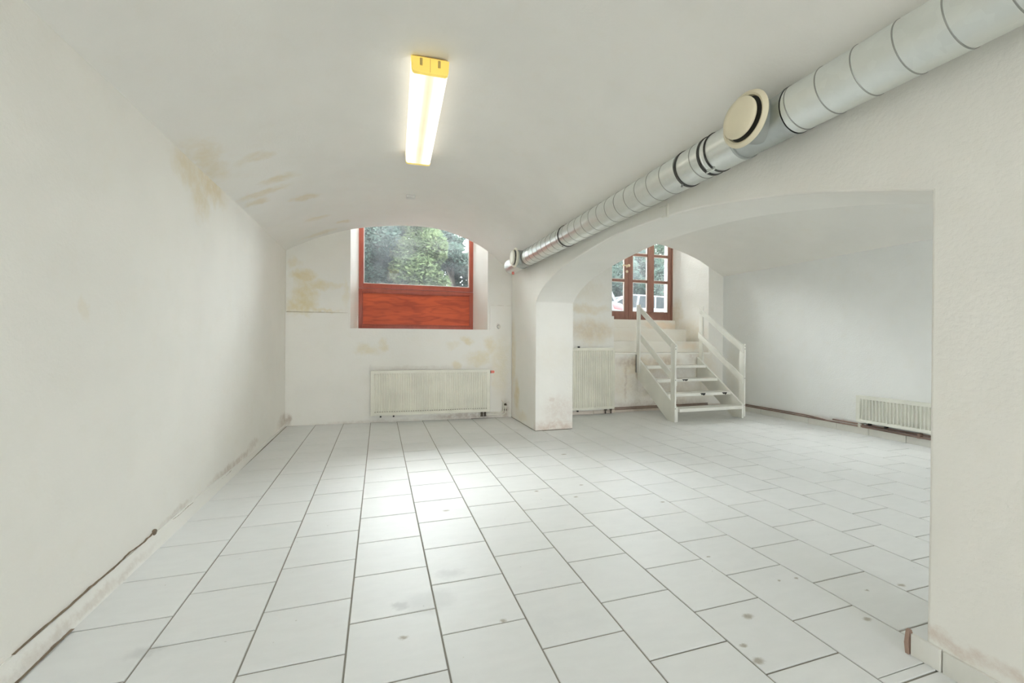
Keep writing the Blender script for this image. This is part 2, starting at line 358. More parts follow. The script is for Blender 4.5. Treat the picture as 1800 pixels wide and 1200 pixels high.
def vault(name, prof, x0, x1, yend, m, n=40, label=None):
    bm = bmesh.new(); A = []
    xs = [x0+(x1-x0)*i/n for i in range(n+1)]; ys = 40
    lo, hi = [], []
    for x in xs:
        z = lerp_curve(prof, x); ye = yend(x)
        row = []
        for j in range(ys+1):
            y = YF-.05+(ye-YF+.05)*j/ys
            w = .006*noise.noise(Vector((x*1.4, y*1.1, 3.3))) if j < ys else 0
            row.append(bm.verts.new((x, y, z+w)))
        lo.append(row); hi.append([bm.verts.new((x, YF-.05, 3.3)), bm.verts.new((x, ye, 3.3))])
    fs = []
    for i in range(n):
        for j in range(ys): fs.append(bm.faces.new((lo[i][j], lo[i][j+1], lo[i+1][j+1], lo[i+1][j])))
        fs.append(bm.faces.new((hi[i][0], hi[i+1][0], hi[i+1][1], hi[i][1])))
        fs.append(bm.faces.new((lo[i][ys], hi[i][1], hi[i+1][1], lo[i+1][ys])))
        fs.append(bm.faces.new((lo[i][0], lo[i+1][0], hi[i+1][0], hi[i][0])))
    for r, h in ((lo[0], hi[0]), (lo[-1], hi[-1])):
        fs.append(bm.faces.new(r+[h[1], h[0]]))
    bmesh.ops.recalc_face_normals(bm, faces=fs)
    return tag(obj(name, bm, m, None, 40), label, 'ceiling', None, 'structure')
vault('ceiling', VAULT, XL, XM, lambda x: yb(x)+.0, M_ceiling, label='white barrel vaulted plaster ceiling with yellow damp streaks over the long room')
vault('ceiling', VAULT_R, XN, XR, lambda x: YB2, M_ceiling_right, label='white barrel vaulted ceiling seen through the arch above the side room')

# left wall with an uneven bottom edge above the caulked cove
bm = bmesh.new()
pts = [(XL, 6.62, 3.3), (XL, YF-.1, 3.3), (XL, YF-.1, .0)]
pts += [(XL, 6.62, 0)]
prism(bm, pts, (-.25, 0, 0))
tag(obj('wall_left', bm, M_wall_left), 'long white plaster wall with a damp patch under the vault spring', 'wall', None, 'structure')

# back wall of the main room: slab with the window niche cut out, plus a thicker dado
NX0, NX1, SILL = -.40, 1.597, 1.352
def wall_strip(bm, x0, x1, z0, z1, t=.9, off=0.0, za=None):
    p = [(x0, yb(x0)-off), (x1, yb(x1)-off), (x1, yb(x1)+t), (x0, yb(x0)+t)]
    vs = [bm.verts.new((x, y, z)) for z in (z0, z1) for x, y in p]
    fs = [bm.faces.new([vs[i] for i in q]) for q in ((0, 3, 2, 1), (4, 5, 6, 7), (0, 1, 5, 4), (1, 2, 6, 5), (2, 3, 7, 6), (3, 0, 4, 7))]
    bmesh.ops.recalc_face_normals(bm, faces=fs)
YW = 7.0                                   # inner face of the window frame
def splay(bm, xa, xb, side, z0, z1):
    """one side block of the niche, splayed from xa at the room to xb at the frame"""
    far = XL-.25 if side < 0 else XM+.3
    p = [(far, yb(far)), (xa, yb(xa)), (xb, YW), (xb, YW+.3), (far, YW+.3)]
    prism(bm, [(x, y, z0) for x, y in p], (0, 0, z1-z0))
bm = bmesh.new()
splay(bm, NX0, -.315, -1, SILL, 4.15); splay(bm, NX1-.012, 1.505, 1, SILL, 4.15)
prism(bm, [(XL-.25, yb(XL-.25), 0), (XM+.3, yb(XM+.3), 0), (XM+.3, YW+.3, 0), (XL-.25, YW+.3, 0)], (0, 0, SILL))
tag(obj('wall_back', bm, M_wall_back), 'white back wall with yellow damp stains around the red framed window', 'wall', None, 'structure')
bm = bmesh.new()                            # niche head above the frame
prism(bm, [(XL-.25, yb(XL-.25), 4.15), (XM+.3, yb(XM+.3), 4.15), (XM+.3, YW+.3, 4.15), (XL-.25, YW+.3, 4.15)], (0, 0, .15))
prism(bm, [(XL-.25, YF-.1, 3.3), (XM+.1, YF-.1, 3.3), (XM+.1, yb(XM+.1), 3.3), (XL-.25, yb(XL-.25), 3.3)], (0, 0, 1.0))
prism(bm, [(XM+.1, YF-.1, 3.3), (XR+.25, YF-.1, 3.3), (XR+.25, YB2, 3.3), (XM+.1, YB2, 3.3)], (0, 0, 1.0))
tag(obj('trim_1', bm, M_ceiling), 'plain slab above the window niche and vaults', 'slab', None, 'structure')
# dado: thicker lower part of the back wall, ledge left of the window and higher ledge right of it
bm = bmesh.new()
def dado(x0, x1, z1, x1b=None):
    o = .028
    prism(bm, [(x0, yb(x0)-o, 0), (x1, yb(x1)-o, 0), (x1, yb(x1)+.01, 0), (x0, yb(x0)+.01, 0)], (0, 0, z1))
dado(XL, NX0-.018, 1.565); dado(NX0-.018, NX1+.02, SILL); dado(NX1+.02, XM, 1.725)
tag(obj('trim_2', bm, M_wall_back), 'thicker plastered lower half of the back wall with a ledge on top', 'dado', None, 'structure')
M_seamline = simple('brownish_ledge_seam', (.56, .50, .38), .9, bump=.3)  # brownish strip along the top edge of each dado ledge
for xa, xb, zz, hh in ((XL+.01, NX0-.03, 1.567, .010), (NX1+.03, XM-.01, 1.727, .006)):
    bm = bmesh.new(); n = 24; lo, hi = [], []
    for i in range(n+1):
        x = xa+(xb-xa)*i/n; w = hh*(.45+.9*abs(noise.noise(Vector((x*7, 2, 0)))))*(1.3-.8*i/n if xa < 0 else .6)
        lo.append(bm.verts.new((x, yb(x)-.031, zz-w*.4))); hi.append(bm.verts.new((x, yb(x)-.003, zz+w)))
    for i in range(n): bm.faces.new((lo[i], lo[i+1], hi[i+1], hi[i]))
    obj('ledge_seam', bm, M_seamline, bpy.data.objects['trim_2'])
box('plinth_block', -.385, -.318, 6.9, 6.99, SILL, 1.56, M_reveal)
tag(bpy.data.objects['plinth_block'], 'small plaster block at the lower left corner of the red framed window', 'block')

# arcade wall with the segmental arch
def arcade():
    bm = bmesh.new(); Y1 = 6.25
    ys = [1.03+(5.19-1.03)*i/48 for i in range(49)]
    pts = [(XM, YF-.1, 0), (XM, 1.035, 0)]
    pts += [(XM, 1.03+.006*math.sin(9*z)*0, z) for z in (.6, 1.2)]
    pts += [(XM, y, lerp_curve(ARCH, y)) for y in ys]
    pts += [(XM, 5.19, 0), (XM, Y1, 0), (XM, Y1, 3.3), (XM, YF-.1, 3.3)]
    prism(bm, pts, (XN-XM, 0, 0))
    o = obj('wall_middle', bm, M_wall_mid)
    md = o.modifiers.new('soft_edges', 'BEVEL'); md.width = .010; md.segments = 3; md.limit_method = 'ANGLE'; md.angle_limit = math.radians(50)
    return o
tag(arcade(), 'white wall with a wide segmental arch opening between the two vaulted rooms', 'wall', None, 'structure')

# back wall of the side room with the deep door niche
DX0, DX1, YD = 3.70, 5.60, 7.1
def rb(name, parts, m, label, cat='wall'):
    bm = bmesh.new()
    for a in parts: a(bm)
    return tag(obj(name, bm, m), label, cat, None, 'structure')
rb('wall_back_right', [
    lambda bm: prism(bm, [(XN-.1, YB2, 0), (3.68, YB2, 0), (3.72, YD, 0), (3.72, YD+.25, 0), (XN-.1, YD+.25, 0)], (0, 0, 4.1)),
    lambda bm: prism(bm, [(5.655, YB2, 0), (XR+.25, YB2, 0), (XR+.25, YD+.25, 0), (DX1, YD+.25, 0), (DX1, YD, 0)], (0, 0, 4.1)),
    lambda bm: bx(bm, XN-.1, XR+.25, YB2, YD+.25, 4.0, 4.2),
    lambda bm: bx(bm, XN-.05, 3.70, YB2-.035, YB2+.02, 0, 1.60),
    lambda bm: bx(bm, 5.44, 5.50, YB2-.0, YB2+.02, 0, .9)], M_wall_rb, 'stained white back wall of the side room around the raised brown door')
rb('trim_3', [lambda bm: bx(bm, 3.68, 5.70, YB2-.005, 6.42, 0, .965)], M_wall_rb, 'patchy painted masonry landing base behind the wooden stairs', 'landing')
rb('trim_4', [lambda bm: bx(bm, 3.66, 5.66, YB2-.03, 6.42, .965, .99, bev=.004)], M_nosing, 'thin white slab edge along the front of the landing', 'nosing')
st = empty('masonry_steps', (4.6, 6.4, .99), 'three pale painted masonry steps rising from the landing to the brown door', 'steps')
for (y0, z0, z1) in ((6.38, .99, 1.185), (6.72, 1.185, 1.415), (7.02, 1.415, 1.60)):
    box('step', 3.69, 5.66-.045*(y0-6.2), y0, YD+.2, z0, z1, M_steps, st, .006)

tag(box('wall_right', XR, XR+.25, YF-.1, YB2+.3, 0, 3.3, M_wall_right), 'bright white plaster wall of the side room behind the low ribbed radiator', 'wall', None, 'structure')

# front wall behind the camera with two plain openings, added to let in fill light
def frontwall():
    bm = bmesh.new()
    for x0, x1, z0, z1 in ((XL-.25, -.7, 0, 3.3), (1.5, 3.1, 0, 3.3), (5.3, XR+.25, 0, 3.3), (-.7, 1.5, 0, 1.0), (-.7, 1.5, 2.15, 3.3), (3.1, 5.3, 0, 1.0), (3.1, 5.3, 2.15, 3.3)):
        bx(bm, x0, x1, YF-.2, YF, z0, z1)
    return tag(obj('wall_front', bm, M_wall_left), 'white wall behind the camera with two wide openings added for fill light', 'wall', None, 'structure')
frontwall()

# ------------------------------------------------------------------ floor: slab + individual tiles
bm = bmesh.new(); bx(bm, XL-.25, XR+.25, YF-.2, 7.3, -.2, -.0045)
floor = tag(obj('floor', bm, M_grout), 'white marbled square floor tiles in staggered rows with grey grout', 'floor', None, 'structure')
PT = .36327
OFF = {-4: 0, -3: -.21, -2: -.154, -1: .0335, 0: .0533, 1: .0517, 2: .0753, 3: .0552, 4: .0445, 5: .0179, 6: .0134, 7: .0204}
cells = []
def area_seen(x0, x1, y0, y1):
    P = []
    for x, y in ((x0, y0), (x1, y0), (x1, y1), (x0, y1)):
        v = Vector((x, y, -CAM_H)); d = v.dot(CF)
        if d < .15: return 0
        P.append((900+740*v.dot(CR)/d, 600-740*v.dot(CU)/d))
    cx = sum(p[0] for p in P)/4; cy = sum(p[1] for p in P)/4
    if not (-90 < cx < 1890 and cy < 1330): return 0
    x, y = (x0+x1)/2, (y0+y1)/2
    if x > XM:                                   # hidden behind the near pier or the far one?
        yy = y*XM/x
        if yy < .98: return 0
        if yy > 5.3 : return 0
    return abs(sum(P[i][0]*P[(i+1) % 4][1]-P[(i+1) % 4][0]*P[i][1] for i in range(4)))/2
G = .0034
for c in range(-4, 18):
    x0 = (-.3272+c)*PT+G; x1 = x0+PT-2*G
    x0c, x1c = max(x0, XL+.012), min(x1, XR-.004)
    if x1c-x0c < .02: continue
    off = OFF.get(c, .02+.01*math.sin(c*2.1)); par = c % 2
    for k in range(-16, 36):
        j = k+par*.5
        y0 = (5.2577-j-off)*PT+G; y1 = y0+PT-2*G
        lim = yb((x0c+x1c)/2)-.032 if x1c < XM+.3 else YB2-.012
        y0c, y1c = max(y0, YF+.01), min(y1, lim)
        if y1c-y0c < .02: continue
        segs = [(x0c, x1c, y0c, y1c)]
        # keep clear of the arcade wall
        if x1c > XM and x0c < XN:
            new = []
            for a in segs:
                blocked = a[3] < 1.03 or a[2] > 5.19
                if blocked:
                    if a[0] < XM-.02: new.append((a[0], XM-.004, a[2], a[3]))
                    if a[1] > XN+.02: new.append((XN+.004, a[1], a[2], a[3]))
                elif a[2] < 1.03 < a[3]:
                    new.append((a[0], a[1], 1.036, a[3]))
                    if a[0] < XM-.02: new.append((a[0], XM-.004, a[2], 1.033))
                elif a[2] < 5.19 < a[3]:
                    new.append((a[0], a[1], a[2], 5.184))
                    if a[0] < XM-.02: new.append((a[0], XM-.004, 5.187, a[3]))
                    if a[1] > XN+.02: new.append((XN+.004, a[1], 5.187, a[3]))
                else: new.append(a)
            segs = new
        for a in segs:
            if a[1]-a[0] > .015 and a[3]-a[2] > .015: cells.append((area_seen(*a), a))
cells.sort(key=lambda t: -t[0])
def tile_bm(bm, x0, x1, y0, y1, z0=-.008, z1=0.0, b=.0016):
    lo = [bm.verts.new(p) for p in ((x0, y0, z0), (x1, y0, z0), (x1, y1, z0), (x0, y1, z0))]
    mi = [bm.verts.new(p) for p in ((x0, y0, z1-b), (x1, y0, z1-b), (x1, y1, z1-b), (x0, y1, z1-b))]
    hi = [bm.verts.new(p) for p in ((x0+b, y0+b, z1), (x1-b, y0+b, z1), (x1-b, y1-b, z1), (x0+b, y1-b, z1))]
    for A, B in ((lo, mi), (mi, hi)):
        for i in range(4): bm.faces.new((A[i], A[(i+1) % 4], B[(i+1) % 4], B[i]))
    bm.faces.new(hi); bm.faces.new(lo[::-1])
tile_mesh = {}
for i, (ar, a) in enumerate(cells[:290]):
    if ar <= 0: break
    w, d = round(a[1]-a[0], 3), round(a[3]-a[2], 3)
    if (w, d) not in tile_mesh:
        bm = bmesh.new(); tile_bm(bm, -w/2, w/2, -d/2, d/2)
        me = bpy.data.meshes.new('tile'); bm.to_mesh(me); bm.free(); me.materials.append(M_tile); tile_mesh[(w, d)] = me
    o = bpy.data.objects.new('tile', tile_mesh[(w, d)]); link(o); o.parent = floor
    o.location = ((a[0]+a[1])/2, (a[2]+a[3])/2, random.uniform(-.0006, .0003)); n_sep = i+1
    o.rotation_euler = (random.uniform(-.0012, .0012), random.uniform(-.0012, .0012), 0)
bm = bmesh.new()
for ar, a in cells[n_sep:]: tile_bm(bm, *a)
tag(obj('tile_field', bm, M_tile, floor), kind='stuff')

# ------------------------------------------------------------------ skirtings
def skirt_run(name, label, segs, m, kind='structure'):
    root = empty(name, segs[0][:3] if False else (0, 0, 0), label, 'skirting'); root['kind'] = kind
    for s in segs: box('skirting_tile', *s, m, root, .002)
    return root
skirt_run('baseboard_right', 'row of white skirting tiles along the right wall of the side room',
          [(XR-.012, XR+.002, y+.0025, y+.3975, 0, .088+.002*((int(y*7)) % 3)) for y in [YB2-.4*(i+1)-.02 for i in range(18)] if y > 1.0], M_skirt)
skirt_run('baseboard_back_right', 'row of stained skirting tiles under the landing and corner radiator',
          [(x+.0025, min(x+.3975, XR-.015), YB2-.052, YB2-.038, 0, .055) for x in [XN+.02+.4*i for i in range(3)]]
          + [(x+.0025, min(x+.3975, XR-.015), YB2-.018, YB2-.004, 0, .065) for x in [3.72+.4*i for i in range(6)]], M_skirt_brown)
near = skirt_run('baseboard_middle', 'pale skirting tiles at the foot of the near arch pier',
          [(XM-.014, XM+.0, .985, 1.075, 0, .082)]+[(XM-.012, XM+.0, y, y+.395, 0, .08) for y in (.585, .185, -.215)], M_skirt)
bm = bmesh.new(); prism(bm, [(XM-.018, 1.078, .0), (XM+.012, 1.082, 0), (XM+.02, 1.080, .05), (XM+.006, 1.083, .088), (XM-.014, 1.079, .09), (XM-.02, 1.081, .04)], (0, .012, 0))
obj('broken_mortar', bm, simple('brown_old_mortar', (.35, .24, .19), .9, bump=.5), near)
# cove of caulk and plaster along the foot of the left wall, with the open crack above it
bm = bmesh.new(); N = 130; A = []; rnd = random.Random(3)
for i in range(N+1):
    y = YF+(6.44-YF)*i/N
    k = max(0, min(1, (5.2-y)/1.5))
    zt = (.030+.050*k)+.007*noise.noise(Vector((y*3, 0, 0))); w = (.012+.022*k)+.004*noise.noise(Vector((y*5, 4, 0)))
    A.append([bm.verts.new((XL-.01, y, -.002)), bm.verts.new((XL+w, y, -.002)), bm.verts.new((XL+w-.004, y, .005)), bm.verts.new((XL+.010, y, zt-.012)), bm.verts.new((XL+.006, y, zt)), bm.verts.new((XL-.01, y, zt))])
for p, q in zip(A[:-1], A[1:]):
    for k in range(5): bm.faces.new((p[k], q[k], q[k+1], p[k+1]))
cove = tag(obj('baseboard_left', bm, M_caulk, None, 60), 'uneven plaster and caulk cove along the foot of the long left wall', 'skirting', None, 'structure')
def ragged(name, parent, P, w, m, normal=(1, 0, 0)):
    """thin ragged strip of loose dark filler lying proud of its wall by a hair"""
    bm = bmesh.new(); n = 60; rows = []
    for i in range(n+1):
        t = i/n; y = P[0][0]+(P[1][0]-P[0][0])*t; z = P[0][1]+(P[1][1]-P[0][1])*t+.010*noise.noise(Vector((y*7, 1, 0)))+.004*noise.noise(Vector((y*31, 1, 0)))
        ww = w*math.sin(PI*min(1, max(.02, t)))**.4*max(.12, .6+2.2*noise.noise(Vector((y*13, 7, 0))))
        rows.append([bm.verts.new((XL+.001, y, z-ww)), bm.verts.new((XL+.0115, y, z)), bm.verts.new((XL+.001, y, z+ww))])
    for p, q in zip(rows[:-1], rows[1:]):
        for k in range(2): bm.faces.new((p[k], q[k], q[k+1], p[k+1]))
    return obj(name, bm, m, parent)
for P, w in (([(1.93, .086), (2.60, .088)], .0030), ([(2.60, .088), (2.92, .09)], .0016), ([(3.12, .073), (3.42, .068)], .0035), ([(3.85, .056), (4.2, .054)], .002)):
    ragged('crack', cove, P, w, M_gap)
for P, w in (([(1.80, .006), (2.12, .006)], .0018), ([(2.06, .008), (2.18, .008)], .005)):
    o = ragged('crack', cove, P, w, M_gap); o.location.x += .03
bm = bmesh.new(); bmesh.ops.create_icosphere(bm, subdivisions=2, radius=.017)
for v in bm.verts: v.co *= 1+.5*noise.noise(v.co*70); v.co.x *= .5
bmesh.ops.translate(bm, verts=bm.verts, vec=(XL+.008, 2.9, .092))
obj('plaster_hole', bm, M_gap, cove)

# ------------------------------------------------------------------ window_1 : red frame, hazy pane, plywood panel
win = empty('window_1', (.6, 7.0, SILL), 'red wooden window with a hazy fixed pane above a varnished plywood panel', 'window'); win['kind'] = 'structure'
WX0, WX1 = -.322, 1.515; WT = 4.1; RZ = 2.0  # window top raised out of view to let in more daylight
def wbox(name, x0, x1, y0, y1, z0, z1, m, bev=.004): return box(name, x0, x1, y0, y1, z0, z1, m, win, bev)
wbox('stile', WX0, WX0+.075, 7.0, 7.09, RZ, WT, M_red_frame); wbox('stile', WX1-.075, WX1, 7.0, 7.09, RZ, WT, M_red_frame)
wbox('head_rail', WX0+.075, WX1-.075, 7.0, 7.09, WT-.08, WT, M_red_frame)
wbox('sill_rail', WX0+.075, WX1-.075, 7.0, 7.09, RZ, RZ+.075, M_red_frame)
for a in ((WX0+.075, WX0+.09, RZ+.075, WT-.08), (WX1-.09, WX1-.075, RZ+.075, WT-.08), (WX0+.09, WX1-.09, RZ+.075, RZ+.088), (WX0+.09, WX1-.09, WT-.095, WT-.08)):
    wbox('glazing_bead', a[0], a[1], 7.018, 7.04, a[2], a[3], M_bead, .002)
wbox('pane', WX0+.08, WX1-.08, 7.045, 7.05, RZ+.08, WT-.085, M_glass, 0)
wbox('panel_frame', WX0-.0, WX0+.055, 6.994, 7.07, SILL, RZ-.006, M_red_frame); wbox('panel_frame', WX1-.055, WX1, 6.994, 7.07, SILL, RZ-.006, M_red_frame)
wbox('panel_frame', WX0+.055, WX1-.055, 6.994, 7.07, RZ-.065, RZ-.006, M_red_frame); wbox('panel_frame', WX0+.055, WX1-.055, 6.994, 7.07, SILL, SILL+.07, M_red_frame)
wbox('plywood_panel', WX0+.05, WX1-.05, 7.012, 7.03, SILL+.05, RZ-.05, M_red_panel, 0)
for a in ((WX0+.055, WX0+.070, SILL+.07, RZ-.065), (WX1-.070, WX1-.055, SILL+.07, RZ-.065), (WX0+.07, WX1-.07, SILL+.07, SILL+.083), (WX0+.07, WX1-.07, RZ-.078, RZ-.065)):
    wbox('panel_bead', a[0], a[1], 7.000, 7.013, a[2], a[3], M_red_frame, .003)

# ------------------------------------------------------------------ door_1 : brown glazed double door
door = empty('door_1', (4.65, YD, 1.60), 'brown glazed double door at the top of the masonry steps', 'door'); door['kind'] = 'structure'
DT = 3.95  # door top raised out of view, again for more daylight
def dbox(name, x0, x1, y0, y1, z0, z1, m, par, bev=.004): return box(name, x0, x1, y0, y1, z0, z1, m, par, bev)
dbox('door_frame', 3.72, 3.76, YD-.01, YD+.1, 1.60, DT, M_brown, door); dbox('door_frame', 5.575, 5.61, YD-.01, YD+.1, 1.60, DT, M_brown, door)
dbox('door_frame', 3.76, 5.575, YD-.01, YD+.1, DT-.06, DT, M_brown, door)
def leaf(x0, x1, cols, mull, name):
    lf = dbox(name, x0, cols[0][0], YD+.01, YD+.06, 1.605, DT-.06, M_brown, door)
    def p(nm, *a): 
        o = box(nm, *a[:6], a[6], None, a[7] if len(a) > 7 else .004); o.parent = lf; return o
    p('stile', cols[-1][1], x1, YD+.01, YD+.06, 1.605, DT-.06, M_brown)
    p('mullion', mull[0], mull[1], YD-.005, YD+.06, 1.76, DT-.12, M_brown)
    p('bottom_rail', cols[0][0], cols[-1][1], YD+.01, YD+.06, 1.605, 1.76, M_brown)
    p('top_rail', cols[0][0], cols[-1][1], YD+.01, YD+.06, DT-.12, DT-.06, M_brown)
    for c0, c1 in cols:
        for z in (2.33, 2.845, 3.36): p('glazing_bar', c0, c1, YD+.012, YD+.058, z, z+.05, M_brown)
        for z0, z1 in ((1.76, 2.33), (2.38, 2.845), (2.895, 3.36), (3.41, DT-.12)):
            p('pane', c0-.004, c1+.004, YD+.03, YD+.034, z0-.004, z1+.004, M_glass, 0)
            for b in ((c0, c0+.012, z0, z1), (c1-.012, c1, z0, z1), (c0+.012, c1-.012, z0, z0+.012), (c0+.012, c1-.012, z1-.012, z1)):
                p('glazing_bead', b[0], b[1], YD+.014, YD+.029, b[2], b[3], M_bead, 0)
    return lf
L1 = leaf(3.765, 4.592, [(3.85, 4.06), (4.165, 4.505)], (4.06, 4.165), 'door_leaf')
L2 = leaf(4.598, 5.57, [(4.69, 5.02), (5.163, 5.50)], (5.02, 5.163), 'door_leaf')
bm = bmesh.new(); lathe(bm, [(0, 0), (.028, .0), (.028, .01), (.010, .012), (.010, .05), (.026, .06), (.030, .075), (.022, .09), (0, .093)], (4.556, YD+.012, 2.635), (0, -1, 0), 20)
tube(bm, [(4.556, YD-.04, 2.635), (4.52, YD-.045, 2.637), (4.43, YD-.045, 2.640)], .011)
o = obj('door_handle', bm, M_brass_knob, None, 40); o.parent = L1; o['label'] = 'pale brass lever handle'
bm = bmesh.new(); lathe(bm, [(0, 0), (.026, 0), (.026, .012), (.018, .018), (0, .02)], (4.556, YD+.012, 2.53), (0, -1, 0), 20)
o = obj('lock_cover', bm, M_brass_knob, None, 40); o.parent = L1

# ------------------------------------------------------------------ wooden stairs
sw = empty('wooden_stairs', (4.78, 5.6, 0), 'white painted open wooden stairs with handrails on both sides below the landing', 'stairs')
TW = .035
for x0 in (4.155, 5.380):
    bm = bmesh.new()
    prism(bm, [(x0, 5.17, 0), (x0, 5.365, 0), (x0, 6.148, .56), (x0, 6.148, .912), (x0, 5.17, .216)], (TW, 0, 0), .003)
    obj('stringer', bm, M_stair, sw, 30)
for i, (y, z) in enumerate(((5.135, .195), (5.385, .385), (5.66, .58), (5.925, .78))):
    tr = box('tread', 4.192, 5.378, y, y+.235, z-.045, z, M_stair, sw, .006)
    if i == 1: chips = [(4.78, 4.88, .042), (5.20, 5.30, .042)]
    elif i == 2: chips = [(4.66, 4.78, .035)]
    else: chips = []
    for a, b, d in chips:
        bm = bmesh.new(); prism(bm, [(a, y-.0015, z-.004), (b, y-.0015, z-.004), (b-.01, y-.0015, z-d*.7), ((a*.35+b*.65), y-.0015, z-d), ((a*.6+b*.4), y-.0015, z-d*.6), (a+.03, y-.0015, z-d*.85)], (0, .003, 0))
        c = obj('bare_patch', bm, M_chip); c.parent = tr; c['label'] = 'black bare patch on the tread edge'
for (x0, x1, side) in ((4.128, 4.154, -1), (5.416, 5.442, 1)):
    post = box('front_post', x0, x1, 5.165, 5.26, 0 if side < 0 else .02, 1.155, M_stair, sw, .004)
    for z in (1.12, 1.075, .62, .2):
        bm = bmesh.new(); lathe(bm, [(0, 0), (.008, 0), (.008, .002), (0, .003)], ((x0+x1)/2, 5.166, z), (0, -1, 0), 10)
        obj('screw', bm, M_seam, post)
    box('rear_post', x0, x1, 6.055, 6.143,   .66 if side < 0 else .74, 1.80, M_stair, sw, .004)
    xi0, xi1 = (x1, x1+.024) if side < 0 else (x0-.024, x0)
    for nm, za, zb, h in (('handrail', 1.15, 1.795, .122), ('middle_rail', .665, 1.33, .115)):
        bm = bmesh.new(); ya, yc = 5.175, 6.14
        s = (zb-za)/(6.10-5.2)
        A, B = za+s*(ya-5.2), za+s*(yc-5.2)
        if nm == 'handrail': B = min(B, 1.798)
        prism(bm, [(xi0, ya, A-h), (xi0, yc, za+s*(yc-5.2)-h), (xi0, yc, B), (xi0, ya+.0, A)], (xi1-xi0, 0, 0), .004)
        obj(nm, bm, M_stair, sw, 30)
bm = bmesh.new(); bx(bm, 4.120, 4.127, 6.125, 6.145, .66, .96)
obj('post_shade_strip', bm, M_seam, sw)  # thin grey strip painting the shade line beside the left rear post

# ------------------------------------------------------------------ radiators
def corrugated(name, L, H, pitch, depth, T, m, parent, M, duty=.5, margin=.03, edge=.035):
    """front panel with pressed vertical channels: local x along, y out of wall (negative towards the room), z up"""
    bm = bmesh.new(); n = int((L-2*margin)/pitch); x = (L-n*pitch)/2; prof = [(0, 0), (x, 0)]
    for i in range(n):
        a = x+i*pitch; r = pitch*(1-duty)/2
        prof += [(a+r*.55, 0), (a+r*1.25, depth), (a+pitch-r*1.25, depth), (a+pitch-r*.55, 0)]
    prof += [(L, 0)]
    rows = []
    for z, f in ((0, 0), (edge, 0), (edge+.012, 1), (H-edge-.012, 1), (H-edge, 0), (H, 0)):
        rows.append([bm.verts.new((px, -T+py*f, z)) for px, py in prof])
    for A, B in zip(rows[:-1], rows[1:]):
        for i in range(len(prof)-1): bm.faces.new((A[i], A[i+1], B[i+1], B[i]))
    bmesh.ops.transform(bm, matrix=M, verts=bm.verts)
    return obj(name, bm, m, parent)
def radiator(name, M, L, H, T, pitch, depth, label, m, feet=True, duty=.5, cap=None, brk=(.12, .3)):
    """M places a local frame: x along the wall, -y into the room, z up from the radiator's underside"""
    root = empty(name, M.translation, label, 'radiator')
    def lb(nm, x0, x1, y0, y1, z0, z1, mm, bev=.003):
        bm = bmesh.new(); bx(bm, x0, x1, y0, y1, z0, z1, bev=bev); bmesh.ops.transform(bm, matrix=M, verts=bm.verts); return obj(nm, bm, mm, root, 30)
    corrugated('front_panel', L, H, pitch, depth, T, m, root, M, duty)
    bm = bmesh.new(); bx(bm, .01, L-.01, -T+.02, -T+.028, .01, H-.01); bx(bm, .01, L-.01, -.035, -.027, .01, H-.01)
    bmesh.ops.transform(bm, matrix=M, verts=bm.verts); obj('rear_panel', bm, m, root)
    lb('side_cover', -.004, .004, -T, -.02, .0, H+.004, m, .002); lb('side_cover', L-.004, L+.004, -T, -.02, .0, H+.004, m, .002)
    bm = bmesh.new()
    bx(bm, -.004, L+.004, -T-.001, -T+.012, H-.004, H+.006); bx(bm, -.004, L+.004, -.032, -.02, H-.004, H+.006)
    for i in range(int(L/.045)): bx(bm, .01+i*.045, .03+i*.045, -T+.012, -.032, H-.002, H+.003)
    bmesh.ops.transform(bm, matrix=M, verts=bm.verts); obj('top_grille', bm, m, root)
    for x in brk+(L-brk[0],):
        lb('bracket', x, x+.022, -.045, .0, -.035, .06, M_black)
    return root, lb
# below the red window, parallel to the skewed wall
a0 = Vector((-.112, yb(-.112)-.028, .11)); a1 = Vector((1.60, yb(1.60)-.028, .11)); dx = (a1-a0).normalized(); ang = math.atan2(dx.y, dx.x)
M1 = Matrix.Translation(a0) @ Matrix.Rotation(ang, 4, 'Z')
L1r = (a1-a0).length
r1, lb1 = radiator('radiator', M1, L1r, .635, .10, .0333, .008, 'wide cream ribbed radiator below the red framed window', M_rad)
for i in range(51): pass
bm = bmesh.new()
for i in range(int((L1r-.08)/.0333)): bx(bm, .05+i*.0333, .066+i*.0333, -.1015, -.0995, .052, .058)
bmesh.ops.transform(bm, matrix=M1, verts=bm.verts); tag(obj('slot_row', bm, M_brass, r1), kind='stuff')
def place(M, *p): return [M @ Vector(q) for q in p]
bm = bmesh.new(); lathe(bm, [(0, 0), (.013, 0), (.013, .012), (.02, .014), (.02, .06), (.015, .07), (0, .07)], place(M1, (L1r+.004, -.06, .60))[0], dx, 18)
o = obj('valve_cap', bm, M_red, r1, 40); o['label'] = 'red valve cap on the top right corner'
bm = bmesh.new(); lathe(bm, [(0, 0), (.022, 0), (.022, .012), (0, .012)], place(M1, (L1r+.004, -.06, .60))[0], dx, 18); obj('collar', bm, M_black, r1, 40)
for x in (L1r-.115, L1r-.065):
    bm = bmesh.new(); p, q = place(M1, (x, -.06, .0), (x, -.06, -.06)); tube(bm, [p, q], .016, 12); tube(bm, [q, q+Vector((0, 0, -.012))], .022, 12); obj('valve', bm, M_brass, r1, 40)
pp = empty('heating_pipes', (1.75, 6.2, .05), 'two thin white pipes curving into the corner right of the cream radiator', 'pipe')
